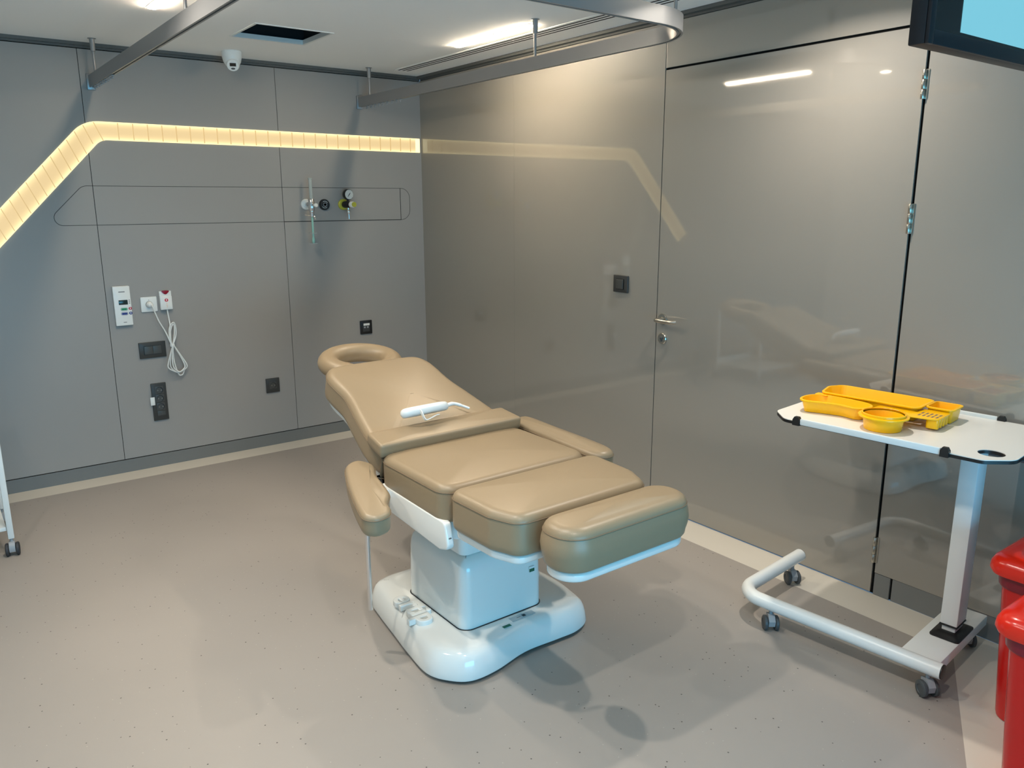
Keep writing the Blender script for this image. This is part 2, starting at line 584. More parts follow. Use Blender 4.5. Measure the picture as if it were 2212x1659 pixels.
lts = [(-.39, -1.38, 'lit linear ceiling lamp nearest the right wall, above the treatment chair'), (-1.90, -1.34, 'lit linear ceiling lamp at upper left beside the left curtain rail')]
l0 = None
for x, y, lab in lts:
    if l0 is None:
        l0 = thing('linear_light', (x, y, H), lab, 'light', 'recessed linear ceiling lamps')
        setmats(l0)
        MB().box((x - .016, y - .32, H - .010), (x + .016, y + .32, H - .001), .002).build('diffuser', M['light'], l0)
        fr = MB()
        for a, b in ((-.021, -.0165), (.0165, .021)):
            fr.box((x + a, y - .325, H - .003), (x + b, y + .325, H - .0005))
        fr.box((x - .0165, y + .3205, H - .003), (x + .0165, y + .325, H - .0005)).box((x - .0165, y - .325, H - .003), (x + .0165, y - .3205, H - .0005)).build('lamp_frame', M['ceiling'], l0, False)
    else:
        dup(l0, (x, y, H), lab)
for x, y, lab in ((-2.3, -1.95, 'small round recessed downlight left of the left curtain rail, nearest the back wall'), (-2.2, -3.05, 'small round recessed downlight outside the curtain rail corner, middle of its row'), (-2.15, -4.2, 'small round recessed downlight above the viewer, last of its row'), (-3.4, -2.9, 'small round recessed downlight over the far left of the room'), (-.42, -3.12, 'small round recessed downlight above the overbed table, hidden behind the television')):
    sl = thing('downlight', (x, y, H), lab, 'light', 'small round downlights')
    setmats(sl)
    MB().lathe([(.032, 0), (.032, .003)], (x, y, H - .0035), (0, 0, 1)).build('lens', M['spotlight'], sl)
    MB().lathe([(.033, 0), (.042, 0), (.042, .0048), (.033, .0048)], (x, y, H - .0053), (0, 0, 1), cap0=False, cap1=False).build('ring', M['white_plastic'], sl)
    d_ = bpy.data.lights.new('downlight_beam', 'AREA')
    d_.shape = 'DISK'
    d_.size = .062
    d_.color = (1.0, .91, .80)
    d_.energy = SPOT
    d_.spread = math.radians(142)
    q_ = bpy.data.objects.new('downlight_beam', d_)
    q_.location = (0, 0, -.006)
    q_.parent = sl
    COL.objects.link(q_)

# security camera
cx, cy = -1.30, -.2
cam_t = thing('security_camera', (cx, cy, H), 'white turret security camera under the ceiling by the back wall', 'camera')
setmats(cam_t)
Rx = Matrix.Translation((cx, cy, H)) @ Matrix.Rotation(math.radians(8), 4, 'X')
MB().lathe([(.052, 0), (.054, -.006), (.052, -.03), (.046, -.055), (.034, -.075), (.012, -.085)], (cx, cy, H), (0, 0, 1), 32).build('housing', M['white_plastic'], cam_t)
d = Vector((.45, -.72, -.52)).normalized()
d = Vector((-.30, -.86, -.42)).normalized()
ball = MB()
o = V(cx - .004, cy - .02, H - .068)
prof = [(.036 * math.sin(PI * k / 14), -.036 * math.cos(PI * k / 14)) for k in range(0, 11)] + [(.0315, .02), (.030, .026), (.001, .0265)]
ball.lathe(prof, o, d, 28)
bl = ball.build('eyeball', M['white_plastic'], cam_t)
side = d.cross(V(0, 0, 1)).normalized()
up = side.cross(d)
Fm = Matrix((( side.x, up.x, d.x, o.x), (side.y, up.y, d.y, o.y), (side.z, up.z, d.z, o.z), (0, 0, 0, 1)))
MB().box((-.016, -.004, .0262), (.016, .013, .0285), Mx=Fm).build('lens_window', M['black_gloss'], bl)
MB().prism([(.011 * math.cos(t * PI / 8), -.0165 + .005 * math.sin(t * PI / 8)) for t in range(16)], .0262, .0278, Mx=Fm).build('sensor', M['grey_dark'], bl)

# curtain track: U shaped rail hung on rods
ct = thing('curtain_track', (-1.2, -1.4, 2.14), 'grey aluminium U-shaped curtain rail hung on rods below the ceiling', 'curtain rail')
setmats(ct)
rx0, rx1, ry, rz0, rz1, cr = -1.98, -.445, -2.80, 2.105, 2.165, .26
path = [(rx0, -.012)]
for c0, a0 in (((rx0 + cr, ry + cr), PI), ((rx1 - cr, ry + cr), 1.5 * PI)):
    for k in range(13):
        a = a0 + PI / 2 * k / 12
        path.append((c0[0] + cr * math.cos(a), c0[1] + cr * math.sin(a)))
path.append((rx1, -.012))
rl = MB()
rings = []
for i, p in enumerate(path):
    a = V(*path[max(0, i - 1)]); b = V(*path[min(len(path) - 1, i + 1)])
    t = (b - a).normalized()
    nn = V(-t.y, t.x)
    sec = [(-.011, 0), (-.011, .058), (.011, .058), (.011, 0), (.004, 0), (.004, .006), (-.004, .006), (-.004, 0)]
    rings.append([(p[0] + nn.x * s, p[1] + nn.y * s, rz0 + z) for s, z in sec])
rl.loft(rings)
rl.build('rail', M['alu'], ct, angle=25)
for x in (rx0, rx1):
    MB().box((x - .02, -.0115, rz0 - .012), (x + .02, -.0, rz1 + .008), .002).build('wall_bracket', M['alu'], ct)
for x, y in ((rx0, -.15), (rx0, -1.78), (rx1, -.15), (rx1, -1.79), (-.5, -2.68), (-1.88, -2.7)):
    MB().lathe([(.0065, rz1), (.0065, 2.26), (.0115, 2.262), (.0125, H - .003), (.02, H - .002), (.02, H)], (x, y, 0), (0, 0, 1), 16).build('hanger_rod', M['alu'], ct)
for x, n in ((rx0, 9), (rx1, 9)):
    for k in range(n):
        y = -.1 - .052 * k - random.uniform(0, .012)
        MB().box((x - .007, y - .014, rz0 - .006), (x + .007, y + .014, rz0), .002).lathe([(.006, 0), (.006, .006)], (x - .003, y, rz0 - .012), (1, 0, 0), 10).build('glider', M['grey_plastic'], ct)

# ---------------------------------------------------------------- wall lamp (bent LED band)
lb = thing('wall_light', (-1.2, 0, 1.89), 'glowing warm LED light band bent across the back wall', 'light')
setmats(lb)
top, bot = [], []
r1, r2 = .175, .085


def corner(zc, r, x_b):
    # straight at z=zc coming from the right, turning 45deg+ downwards to the left
    ang = math.radians(46.3)
    cxx, czz = x_b, zc - r
    return [(cxx - r * math.sin(ang * k / 10), czz + r * math.cos(ang * k / 10)) for k in range(11)]


ang = math.radians(46.3)
tp = corner(1.938, .17, -1.965)
bp = corner(1.844, .08, -1.93)
# continue diagonals to well left of the frame
for arr in (tp, bp):
    x, z = arr[-1]
    for Lk in [i * .06 for i in range(1, 16)]:
        arr.append((x - Lk * math.cos(ang), z - Lk * math.sin(ang)))
xs = [-.012 - i * .0745 for i in range(27)]
xs = [x for x in xs if x > -1.9]
tp = [(x, 1.931 + .007 * (-x) / 1.95) for x in xs] + tp
bp = [(x, 1.8405 + .0035 * (-x) / 1.95) for x in xs] + bp
me = bpy.data.meshes.new('led_diffuser')
vs, fs, uvs = [], [], []
for (a, b), (c, e2) in zip(tp, bp):
    vs += [(a, -.004, b), (c, -.004, e2), (a, .0005, b), (c, .0005, e2)]
for i in range(len(tp) - 1):
    k, j = i * 4, (i + 1) * 4
    fs += [(k, k + 1, j + 1, j), (k, j, j + 2, k + 2), (k + 1, k + 3, j + 3, j + 1)]
    uvs += [[(i, 1), (i, 0), (i + 1, 0), (i + 1, 1)], [(i, 1), (i + 1, 1), (i + 1, 1), (i, 1)], [(i, 0), (i, 0), (i + 1, 0), (i + 1, 0)]]
me.from_pydata(vs, [], fs)
ul = me.uv_layers.new(name='UVMap')
i = 0
for u in uvs:
    for q in u:
        ul.data[i].uv = q
        i += 1
me.materials.append(M['band'])
bo = bpy.data.objects.new('led_diffuser', me)
COL.objects.link(bo)
bo.parent = lb
bo.matrix_parent_inverse = world_of(lb).inverted()
for i in range(1, len(tp)):
    if i < len(xs) or i < len(xs) + 11 and (i - len(xs)) % 4 == 2 or i > len(xs) + 10:
        a, b = V(tp[i][0], 0, tp[i][1]), V(bp[i][0], 0, bp[i][1])
        if i >= len(xs):   # on the slope the fins stay near upright
            nv = V(math.sin(ang), 0, -math.cos(ang))
            dv = V(.42, 0, -1)
            Tk = (V(bp[-1][0], 0, bp[-1][1]) - V(tp[-1][0], 0, tp[-1][1])).dot(nv)
            b = a + dv * (Tk / dv.dot(nv) * (.84 if i < len(xs) + 8 else 1))
        u = (b - a).normalized() * .004
        a, b = a + u, b - u
        fb2 = MB()
        fb2.loft([[a + V(-.0018, -.0105, 0), a + V(.0018, -.0105, 0), a + V(.0018, -.0042, 0), a + V(-.0018, -.0042, 0)],
                  [b + V(-.0018, -.0105, 0), b + V(.0018, -.0105, 0), b + V(.0018, -.0042, 0), b + V(-.0018, -.0042, 0)]])
        fb2.build('fin', M['fin'], lb, False)
MB().box((-.0455, -.006, 1.8425), (-.0125, -.0042, 1.930)).build('end_cap', M['band_end'], lb, False)

# ---------------------------------------------------------------- things on the back wall
# nurse call panel
nc = thing('nurse_call_station', (-1.952, 0, .96), 'tall white nurse call panel with dark display and coloured buttons', 'call panel')
setmats(nc)
x0, x1, z0, z1 = -1.996, -1.909, .852, 1.07


def wallM(x, z, y=0):
    """local x right, local y up, local z out of the back wall"""
    return Matrix(((1, 0, 0, x), (0, 0, -1, y), (0, 1, 0, z), (0, 0, 0, 1)))


body = MB().prism(rrect(x0, z0, x1, z1, .004), 0, .024, .003, wallM(0, 0)).build('panel_body', M['white_plastic'], nc)
MB().prism([(x0 + .02, z0 + .012), (x1 - .02, z0 + .012), (x1 - .003, z0 + .05), (x1 - .003, z0 + .045)], .0241, .0244, 0, wallM(0, 0))
MB().box((-1.972, -.0256, .968), (-1.926, -.0242, .994), .0005).build('display', M['lcd'], nc)
for zc, mm in ((.943, 'greenbtn'), (.918, 'bluebtn')):
    o1 = MB().prism(rrect(-1.966, zc - .0085, -1.930, zc + .0085, .008), .0241, .0255, 0, wallM(0, 0)).prism(rrect(-1.9625, zc - .0055, -1.9335, zc + .0055, .0052), .0255, .0262, 0, wallM(0, 0)).build('button', M[mm], nc)
    MB().prism(rrect(-1.9642, zc - .007, -1.9318, zc + .007, .0068), .0254, .0257, 0, wallM(0, 0)).build('button_ring', M['white_plastic'], o1)
for zc, mm in ((.945, 'redbtn'), (.919, 'bluebtn')):
    ic = MB().lathe([(.0085, 0), (.0085, .0012)], (-1.9165, -.0241, zc), (0, -1, 0), 20).build('icon', M[mm], nc)
    MB().box((-1.9185, -.0262, zc - .0045), (-1.9145, -.0252, zc + .003)).lathe([(.0022, 0), (.0022, .001)], (-1.9165, -.0252, zc + .004), (0, -1, 0), 10).build('pictogram', M['white_plastic'], ic)
MB().box((-1.968, -.0246, 1.036), (-1.936, -.0241, 1.042)).build('maker_print', M['print'], nc, False)
MB().box((-1.958, -.0246, .868), (-1.941, -.0241, .872)).build('model_print', M['print'], nc, False)
for k in range(3):
    MB().box((-1.921, -.0246, .972 + k * .0085), (-1.914, -.0241, .977 + k * .0085)).build('status_mark', M['print'], nc, False)

# white wall socket + plug
ws = thing('wall_socket', (-1.814, 0, .958), 'square white wall socket beside the call panel', 'socket')
setmats(ws)
MB().prism(rrect(-1.857, .915, -1.770, 1.0, .005), 0, .009, .003, wallM(0, 0)).build('cover_plate', M['white_plastic'], ws)
MB().lathe([(.0225, .009), (.0225, .0105), (.019, .0105), (.019, .009)], (-1.813, 0, .957), (0, -1, 0), 28).build('socket_ring', M['white_plastic'], ws)
MB().lathe([(.002, .009), (.002, .0097)], (-1.814, 0, .982), (0, -1, 0), 8).build('mark', M['scuff'], ws)

# pull cord / patient call receptacle
pc = thing('call_receptacle', (-1.724, 0, .975), 'white patient call unit with dark red button, above the hanging cord', 'call unit')
setmats(pc)
MB().prism(rrect(-1.757, .922, -1.692, 1.0, .004), 0, .027, .004, wallM(0, 0)).prism(rrect(-1.757, .998, -1.692, 1.028, .003), 0, .02, .003, wallM(0, 0)).build('unit_body', M['white_plastic'], pc)
MB().prism(smooth_closed([(-1.745, 1.029), (-1.724, 1.009), (-1.704, 1.029)], 6), .0202, .024, .001, wallM(0, 0)).build('call_button', M['darkred'], pc)
ic = MB().lathe([(.0095, .027), (.0095, .029)], (-1.7235, 0, .977), (0, -1, 0), 24).build('nurse_icon', M['redbtn'], pc)
MB().box((-1.7255, -.0302, .972), (-1.7215, -.029, .98)).lathe([(.0025, .029), (.0025, .0302)], (-1.7235, 0, .982), (0, -1, 0), 10).build('pictogram', M['white_plastic'], ic)
for k in range(3):
    MB().lathe([(.002, .027), (.002, .0276)], (-1.7225, 0, .956 - k * .009), (0, -1, 0), 8).build('indicator', M['amber'], pc)

cd = thing('tied_cord', (-1.72, -.02, .8), 'white call cord, bundled and tied, hanging from plug and call unit', 'cord')
setmats(cd)
cdb = MB()
yc = -.03
cdb.tube(smooth_open([(-1.811, -.045, .955), (-1.807, -.06, .945), (-1.797, -.052, .915), (-1.777, -.04, .86), (-1.748, yc, .80), (-1.727, yc - .006, .735), (-1.722, yc - .006, .715)], 8), .0038, 8)
cdb.tube(smooth_open([(-1.7215, -.015, .922), (-1.72, -.018, .89), (-1.718, yc, .83), (-1.722, yc, .76), (-1.722, yc, .715)], 8), .0038, 8)
cdb.tube(smooth_open([(-1.723, yc, .715), (-1.728, yc, .77), (-1.722, yc, .82), (-1.703, yc - .004, .847), (-1.690, yc, .83), (-1.692, yc, .77), (-1.716, yc, .71)], 8), .0036, 8)
cdb.tube(smooth_open([(-1.72, yc - .006, .715), (-1.725, yc - .006, .77), (-1.716, yc - .006, .815), (-1.703, yc - .008, .838), (-1.697, yc - .006, .82), (-1.703, yc, .76), (-1.716, yc, .71)], 8), .0036, 8)
for dx, zb, w2, dy in ((0, .555, .036, -.006), (.002, .552, .022, .002), (.004, .558, .012, -.012), (.012, .534, .006, .004)):
    cdb.tube(smooth_open([(-1.716 + dx * .3, yc + dy, .715), (-1.724 - w2 * .5 + dx, yc + dy, .64), (-1.716 - w2 + dx, yc + dy, .59), (-1.706 + dx - w2 * .4, yc + dy, zb + .008), (-1.696 + dx, yc + dy, zb), (-1.685 + dx + w2 * .5, yc + dy, zb + .01), (-1.675 + dx + w2 * .75, yc + dy, .59), (-1.69 + dx + w2 * .4, yc + dy, .65), (-1.712 + dx * .3, yc + dy, .715)], 8), .0036, 8)
cdb.build('cord', M['white_plastic'], cd)
MB().lathe([(.017, 0), (.018, .004), (.0165, .022), (.012, .03), (.006, .034)], (-1.813, -.0106, .957), (0, -1, 0), 24).build('plug', M['white_plastic'], cd)
MB().lathe([(.0115, 0), (.013, .004), (.013, .012), (.0115, .016)], (-1.717, yc - .001, .708), (0, 0, 1), 14).build('tie', M['white_plastic'], cd)

# dark double switch
ds = thing('double_switch', (-1.82, 0, .697), 'wide anthracite double rocker switch behind the hanging cord', 'switch')
setmats(ds)
MB().prism(rrect(-1.892, .651, -1.748, .743, .003), 0, .01, .003, wallM(0, 0)).build('frame', M['anthracite'], ds)
for a in (-1.865, -1.8185):
    MB().prism(rrect(a, .674, a + .0455, .720, .002), .0102, .0135, .001, wallM(0, 0)).build('rocker', M['anthracite2'], ds)
MB().box((-1.868, -.0104, .6715), (-1.7705, -.0095, .7225)).build('rocker_recess', M['black'], ds, False)


def schuko(parent, x, z, y0=-.0102):
    s = MB().prism(rrect(x - .0225, z - .0225, x + .0225, z + .0225, .003), -y0, -y0 + .002, .0008, wallM(0, 0))
    o = s.build('socket', M['anthracite2'], parent)
    MB().lathe([(.0195, 0), (.0195, .0006)], (x, y0 - .0021, z), (0, -1, 0), 28).build('socket_well', M['black'], o)
    q = MB().lathe([(.0165, 0), (.0165, .0006)], (x - .0015, y0 - .0028, z - .001), (0, -1, 0), 28)
    q.build('socket_face', M['anthracite2'], o)
    MB().lathe([(.0025, 0), (.0025, .0005)], (x - .0095, y0 - .0036, z), (0, -1, 0), 10).lathe([(.0025, 0), (.0025, .0005)], (x + .0095, y0 - .0036, z), (0, -1, 0), 10).build('contact', M['steel'], o)
    return o


ts = thing('triple_socket', (-1.81, 0, .39), 'tall anthracite triple socket frame with a small white tag, low on the wall', 'socket')
setmats(ts)
MB().prism(rrect(-1.852, .279, -1.769, .500, .003), 0, .010, .003, wallM(0, 0)).build('frame', M['anthracite'], ts)
for z in (.458, .409, .360):
    schuko(ts, -1.808, z)
MB().prism(rrect(-1.83, .306, -1.786, .335, .002), .0102, .0125, .0008, wallM(0, 0)).build('blank_cover', M['anthracite2'], ts)
MB().box((-1.862, -.0125, .373), (-1.838, -.0102, .421), .001).build('white_tag', M['white_plastic'], ts)

s1 = thing('single_socket', (-1.136, 0, .39), 'single anthracite square socket low on the wall, left of the chair head', 'socket')
setmats(s1)
MB().prism(rrect(-1.179, .345, -1.093, .437, .003), 0, .010, .003, wallM(0, 0)).build('frame', M['anthracite'], s1)
schuko(s1, -1.136, .391)

do = thing('data_outlet', (-.47, 0, .697), 'black square data outlet with white strip above the headrest', 'outlet')
setmats(do)
MB().prism(rrect(-.513, .652, -.427, .743, .003), 0, .010, .003, wallM(0, 0)).build('frame', M['black'], do)
MB().prism(rrect(-.496, .668, -.445, .727, .002), .0102, .012, .0008, wallM(0, 0)).build('insert', M['anthracite'], do)
MB().box((-.491, -.0136, .710), (-.447, -.0122, .724)).build('label_strip', M['white_plastic'], do, False)
for a in (-.483, -.461):
    MB().box((a - .006, -.0132, .693), (a + .006, -.0122, .704)).build('port_mark', M['grey_plastic'], do, False)

# light switch on the right wall


def rwallM():
    """local x -> -y (to the right seen from the room), local y up, local z out of the right wall"""
    return Matrix(((0, 0, -1, 0), (-1, 0, 0, 0), (0, 1, 0, 0), (0, 0, 0, 1)))


rs = thing('light_switch', (0, -1.939, 1.11), 'square black light switch on the right wall left of the door', 'switch')
setmats(rs)
MB().prism(rrect(1.888, 1.067, 1.990, 1.153, .003), 0, .010, .003, rwallM()).build('frame', M['anthracite'], rs)
MB().prism(rrect(1.910, 1.082, 1.966, 1.136, .002), .0095, .0105, 0, rwallM()).build('rocker_recess', M['black'], rs)
MB().prism(rrect(1.913, 1.085, 1.961, 1.133, .002), .0106, .015, .0015, rwallM()).build('rocker', M['anthracite2'], rs)

# medical gas fittings
fm = thing('flowmeter', (-.815, 0, 1.5), 'oxygen flowmeter with clear upright tube, leftmost gas fitting', 'flowmeter')
setmats(fm)
gx, gzz = -.842, 1.505
MB().lathe([(.033, 0), (.033, .012), (.028, .016), (.026, .012), (.021, .012), (.020, .018), (.016, .018)], (gx, 0, gzz), (0, -1, 0), 30).build('wall_ring', M['white_plastic'], fm)
MB().lathe([(.0145, 0), (.0145, .05), (.012, .055)], (gx, -.018, gzz), (0, -1, 0), 20).tube([(gx, -.06, gzz), (gx + .004, -.075, gzz)], .01, 14).build('connector', M['chrome'], fm)
fx, fy = gx + .004, -.078
MB().lathe([(.017, -.04), (.019, -.036), (.019, .03), (.016, .034)], (fx, fy, gzz), (0, 0, 1), 20).lathe([(.012, -.075), (.014, -.07), (.012, -.055), (.016, -.045), (.016, -.04)], (fx, fy, gzz), (0, 0, 1), 20).build('valve_body', M['chrome'], fm)
MB().lathe([(.006, 0), (.006, .008), (.012, .009), (.012, .020), (.010, .022)], (fx + .010, fy - .012, gzz - .005), (.75, -1, 0), 18).build('flow_knob', M['white_plastic'], fm)
MB().lathe([(.0105, .034), (.0105, .150), (.013, .152), (.013, .158), (.004, .160)], (fx, fy, gzz), (0, 0, 1), 18).build('gauge_tube', M['clear'], fm)
MB().lathe([(.0035, .036), (.0035, .148)], (fx, fy, gzz), (0, 0, 1), 10).build('inner_tube', M['dial'], fm)
MB().tube([(fx, fy, gzz - .07), (fx, fy, gzz - .2)], .0065, 12).lathe([(.005, -.235), (.0095, -.226), (.0095, -.212), (.006, -.195)], (fx, fy, gzz), (0, 0, 1), 14).build('dip_tube', M['teal'], fm)
MB().tube(smooth_open([(fx, fy, gzz - .068), (fx - .03, fy, gzz - .066), (fx - .05, fy, gzz - .062)], 5), .004, 8).tube(smooth_open([(fx, fy, gzz - .07), (fx + .014, fy - .004, gzz - .075), (fx + .02, fy - .004, gzz - .09)], 5), .0045, 8).build('outlet', M['chrome'], fm)
MB().lathe([(.026, -.175), (.026, -.171)], (fx, fy, gzz), (0, 0, 1), 20).build('bottle_disc', M['clear'], fm)
MB().lathe([(.026, -.238), (.026, -.235)], (fx, fy, gzz), (0, 0, 1), 20).build('bottle_disc', M['clear'], fm)

go = thing('gas_outlet', (-.721, 0, 1.503), 'round black gas outlet between the flowmeter and the pressure gauge', 'gas outlet')
setmats(go)
MB().lathe([(.034, 0), (.034, .012), (.03, .018), (.027, .018), (.026, .014), (.014, .014), (.013, .018), (.009, .018), (.008, .01)], (-.721, 0, 1.503), (0, -1, 0), 32).build('outlet_body', M['black'], go)
MB().lathe([(.0125, .0142), (.0125, .0185), (.0095, .0185), (.0095, .0142)], (-.721, 0, 1.503), (0, -1, 0), 24).build('inner_ring', M['grey_plastic'], go)
for a0 in (.25 * PI, 1.25 * PI):
    pts = [(-.721 + .021 * math.cos(a0 + t * PI / 10 - .2), -.0150, 1.503 + .021 * math.sin(a0 + t * PI / 10 - .2)) for t in range(6)]
    MB().tube(pts, .0016, 6).build('arc_mark', M['dial'], go)

vr = thing('vacuum_regulator', (-.565, 0, 1.505), 'pressure regulator with round dial gauge and yellow-green base ring', 'regulator')
setmats(vr)
vx, vz = -.592, 1.503
MB().lathe([(.034, 0), (.034, .012), (.029, .017), (.018, .017)], (vx, 0, vz), (0, -1, 0), 30).build('wall_ring', M['olive'], vr)
MB().lathe([(.019, 0), (.021, .01), (.021, .05), (.018, .055)], (vx, -.017, vz), (.25, -1, 0), 22).build('regulator_body', M['black'], vr)
k0 = V(vx + .0175, -.075, vz)
MB().lathe([(.016, 0), (.019, .004), (.019, .026), (.017, .03)], k0, (.25, -1, 0), 20).build('knob', M['white_plastic'], vr)
MB().lathe([(.0155, 0), (.0155, .010), (.013, .012)], k0 + V(.25, -1, 0).normalized() * .0302, (.25, -1, 0), 20).build('knob_cap', M['olive'], vr)
MB().tube([(vx + .01, -.05, vz + .018), (vx + .015, -.05, vz + .035)], .007, 10).build('stem', M['black'], vr)
g0 = V(vx + .013, -.035, vz + .062)
ga = MB().lathe([(.030, 0), (.033, .004), (.033, .026), (.031, .029)], g0, (.12, -1, 0), 30).build('gauge_case', M['black'], vr)
MB().lathe([(.0295, .0291), (.0295, .0305)], g0, (.12, -1, 0), 30).build('gauge_dial', M['dial'], ga)
gf = g0 + V(.12, -1, 0).normalized() * .0312
MB().tube([gf + V(-.01, 0, -.013), gf + V(.007, 0, .01)], .0018, 6).lathe([(.003, 0), (.003, .001)], gf, (0, -1, 0), 10).build('gauge_needle', M['black'], ga)
for k in range(9):
    a = PI * (1.25 - 1.5 * k / 8)
    MB().box((-.0008, .021, 0), (.0008, .0255, .0005), Mx=Matrix.Translation(gf + V(0, .0005, 0)) @ wallM(0, 0) @ Matrix.Rotation(a - PI / 2, 4, 'Z')).build('tick', M['darkprint'], ga, False)
MB().tube([(vx + .012, -.05, vz - .015), (vx + .014, -.05, vz - .04)], .008, 12).lathe([(.010, 0), (.013, .006), (.013, .018), (.009, .024)], (vx + .0145, -.05, vz - .056), (0, 0, 1), 14).tube([(vx + .0145, -.05, vz - .056), (vx + .0165, -.05, vz - .09)], .0045, 10).build('nozzle', M['chrome'], vr)

# ---------------------------------------------------------------- treatment chair
CX = -1.36
ch = thing('treatment_chair', (CX, -2.5, 0), 'tan leather electric treatment chair on a glossy white pedestal base', 'treatment chair')
setmats(ch)


def cushion(name, outline, h, r, crown, Mx, parent, seam=True, m='leather', side=0.):
    """outline CCW in local xy; z 0..h sides, rounded edge r, domed by crown"""
    ol = dense(outline, .03)
    cxm = sum(p[0] for p in ol) / len(ol)
    cym = sum(p[1] for p in ol) / len(ol)
    rings = []
    for i, z in ((.014, 0), (.006, .003), (.0015, .010), (0, .022)):
        rings.append([(x, y, z) for x, y in inset(ol, i)])
    for k in range(1, 4):
        t = k / 4
        rings.append([(x, y, .022 + (h - .022) * t) for x, y in inset(ol, -side * math.sin(PI * t))])
    rings.append([(x, y, h) for x, y in ol])
    for k in range(1, 7):
        a = PI / 2 * k / 6
        rings.append([(x, y, h + r * .85 * math.sin(a)) for x, y in inset(ol, r * (1 - math.cos(a)))])
    last = inset(ol, r)
    for s in (.86, .7, .5, .3, .12, .03):
        rings.append([(cxm + (x - cxm) * s, cym + (y - cym) * s, h + r * .85 + crown * (1 - s * s)) for x, y in last])
    b = MB().loft(rings, Mx=Mx)
    o = b.build(name, M[m], parent, angle=60)
    if seam:
        q = inset(ol, -.0006)
        pts = [Mx @ V(x, y, h + .001) for x, y in q]
        pts.append(pts[0])
        MB().tube(pts, .0017, 5, cap=False).build('seam', M['seam'], o)
    return o


T = Matrix.Translation
# pedestal base
base_ol = smooth_closed([(-1.66, -2.88), (-1.60, -2.925), (-1.50, -2.925), (-1.36, -2.895), (-1.22, -2.90), (-1.13, -2.90), (-1.055, -2.865), (-1.03, -2.79), (-1.015, -2.66), (-1.035, -2.50), (-1.11, -2.33), (-1.22, -2.26),
                         (-1.36, -2.235), (-1.50, -2.225), (-1.575, -2.235), (-1.625, -2.27), (-1.645, -2.36), (-1.668, -2.52), (-1.688, -2.66), (-1.698, -2.80)], 6)
rings = []
for i, z in ((.012, .012), (.002, .014), (0, .022), (.006, .055), (.012, .075), (.02, .09), (.032, .101), (.05, .107), (.07, .109)):
    rings.append([(x, y, z) for x, y in inset(base_ol, i)])
cmx, cmy = -1.36, -2.58
for s in (.7, .4):
    rings.append([(cmx + (x - cmx) * s, cmy + (y - cmy) * s, .110) for x, y in inset(base_ol, .07)])
bs_o = MB().loft(rings).build('pedestal_base', M['white'], ch, angle=60)
MB().prism(inset(base_ol, .02), 0, .0125).build('base_foot', M['black'], ch)
# raised lettering on the plinth
tm = T((-1.607, -2.575, .1145)) @ Matrix.Rotation(-PI / 2, 4, 'Z')
tb = text_bm('ertip', .112, .014, tm, .004)
tb.build('raised_lettering', M['white'], bs_o, angle=50)
MB().tube(smooth_open([(-1.605, -2.53, .1095), (-1.628, -2.54, .1045), (-1.648, -2.56, .091), (-1.664, -2.585, .06), (-1.672, -2.60, .025)], 6), .004, 6).build('groove_line', M['cableg'], bs_o)
for (x, y, a, l) in ((-1.655, -2.76, .6, .014), (-1.60, -2.87, 1.2, .02)):
    MB().tube([(x, y, .1015), (x + l * math.cos(a) * .6, y - l * math.sin(a), .1005)], .0012, 5).build('scuff', M['scuff'], bs_o)
# stickers
for lo, hi in (((-1.425, -2.86), (-1.393, -2.846)),):
    MB().box((lo[0], lo[1], .1088), (hi[0], hi[1] + .012, .1096), Mx=None).build('sticker', M['white_plastic'], bs_o, False)
    MB().box((lo[0], lo[1], .1096), (hi[0], hi[1], .1099)).build('sticker_print', M['green'], bs_o, False)
pl = MB().box((-1.375, -2.842, .1088), (-1.275, -2.817, .1098)).build('rating_plate', M['plate'], bs_o, False)
MB().box((-1.325, -2.836, .1098), (-1.312, -2.823, .11)).box((-1.35, -2.831, .1098), (-1.333, -2.829, .11)).build('plate_print', M['darkprint'], pl, False)
MB().lathe([(.012, 0), (.012, .014), (.009, .017)], (-1.095, -2.62, .109), (0, 0, 1), 16).build('bolt_cap', M['white'], bs_o)
# column
col_ol = rrect(-1.55, -2.80, -1.205, -2.42, .04, 6)
cr_ = []
for i, z in ((0, .1095), (.001, .2), (.004, .30), (.007, .325), (.014, .343), (.026, .355), (.045, .362)):
    cr_.append([(x, y, z) for x, y in inset(col_ol, i)])
cc = MB().loft(cr_).build('column', M['white'], ch, angle=60)
MB().prism(inset(col_ol, -.0035), .106, .1118).build('column_gasket', M['black'], ch)
MB().box((-1.272, -2.8025, .247), (-1.25, -2.7985, .2665)).build('sticker', M['white_plastic'], cc, False)
MB().box((-1.272, -2.803, .247), (-1.25, -2.8022, .259)).build('sticker_print', M['green'], cc, False)
# upper carriage
MB().prism(rrect(-1.53, -2.77, -1.22, -2.45, .03), .362, .47, .01).build('carriage', M['white'], ch)
MB().prism(rrect(-1.59, -2.82, -1.13, -2.42, .03), .455, .535, .01).build('seat_frame', M['white'], ch)
# side beams (arm supports)
for sx, nm in ((-1, 'left'), (1, 'right')):
    x = CX + sx * .288
    poly = rpoly([(-2.893, .472), (-2.873, .556), (-2.46, .566), (-2.46, .482), (-2.84, .456)], [.02, .02, .01, .01, .03], 5)
    Mx = Matrix(((0, 0, 1, x), (1, 0, 0, 0), (0, 1, 0, 0), (0, 0, 0, 1)))
    bo_ = MB().prism(poly, -.013, .013, .006, Mx).build('arm_beam', M['white'], ch)
    MB().lathe([(.0085, 0), (.0085, .004), (.005, .0045)], (x, -2.881, .50), (0, -1, 0), 14).build('bolt', M['scuff'], bo_)

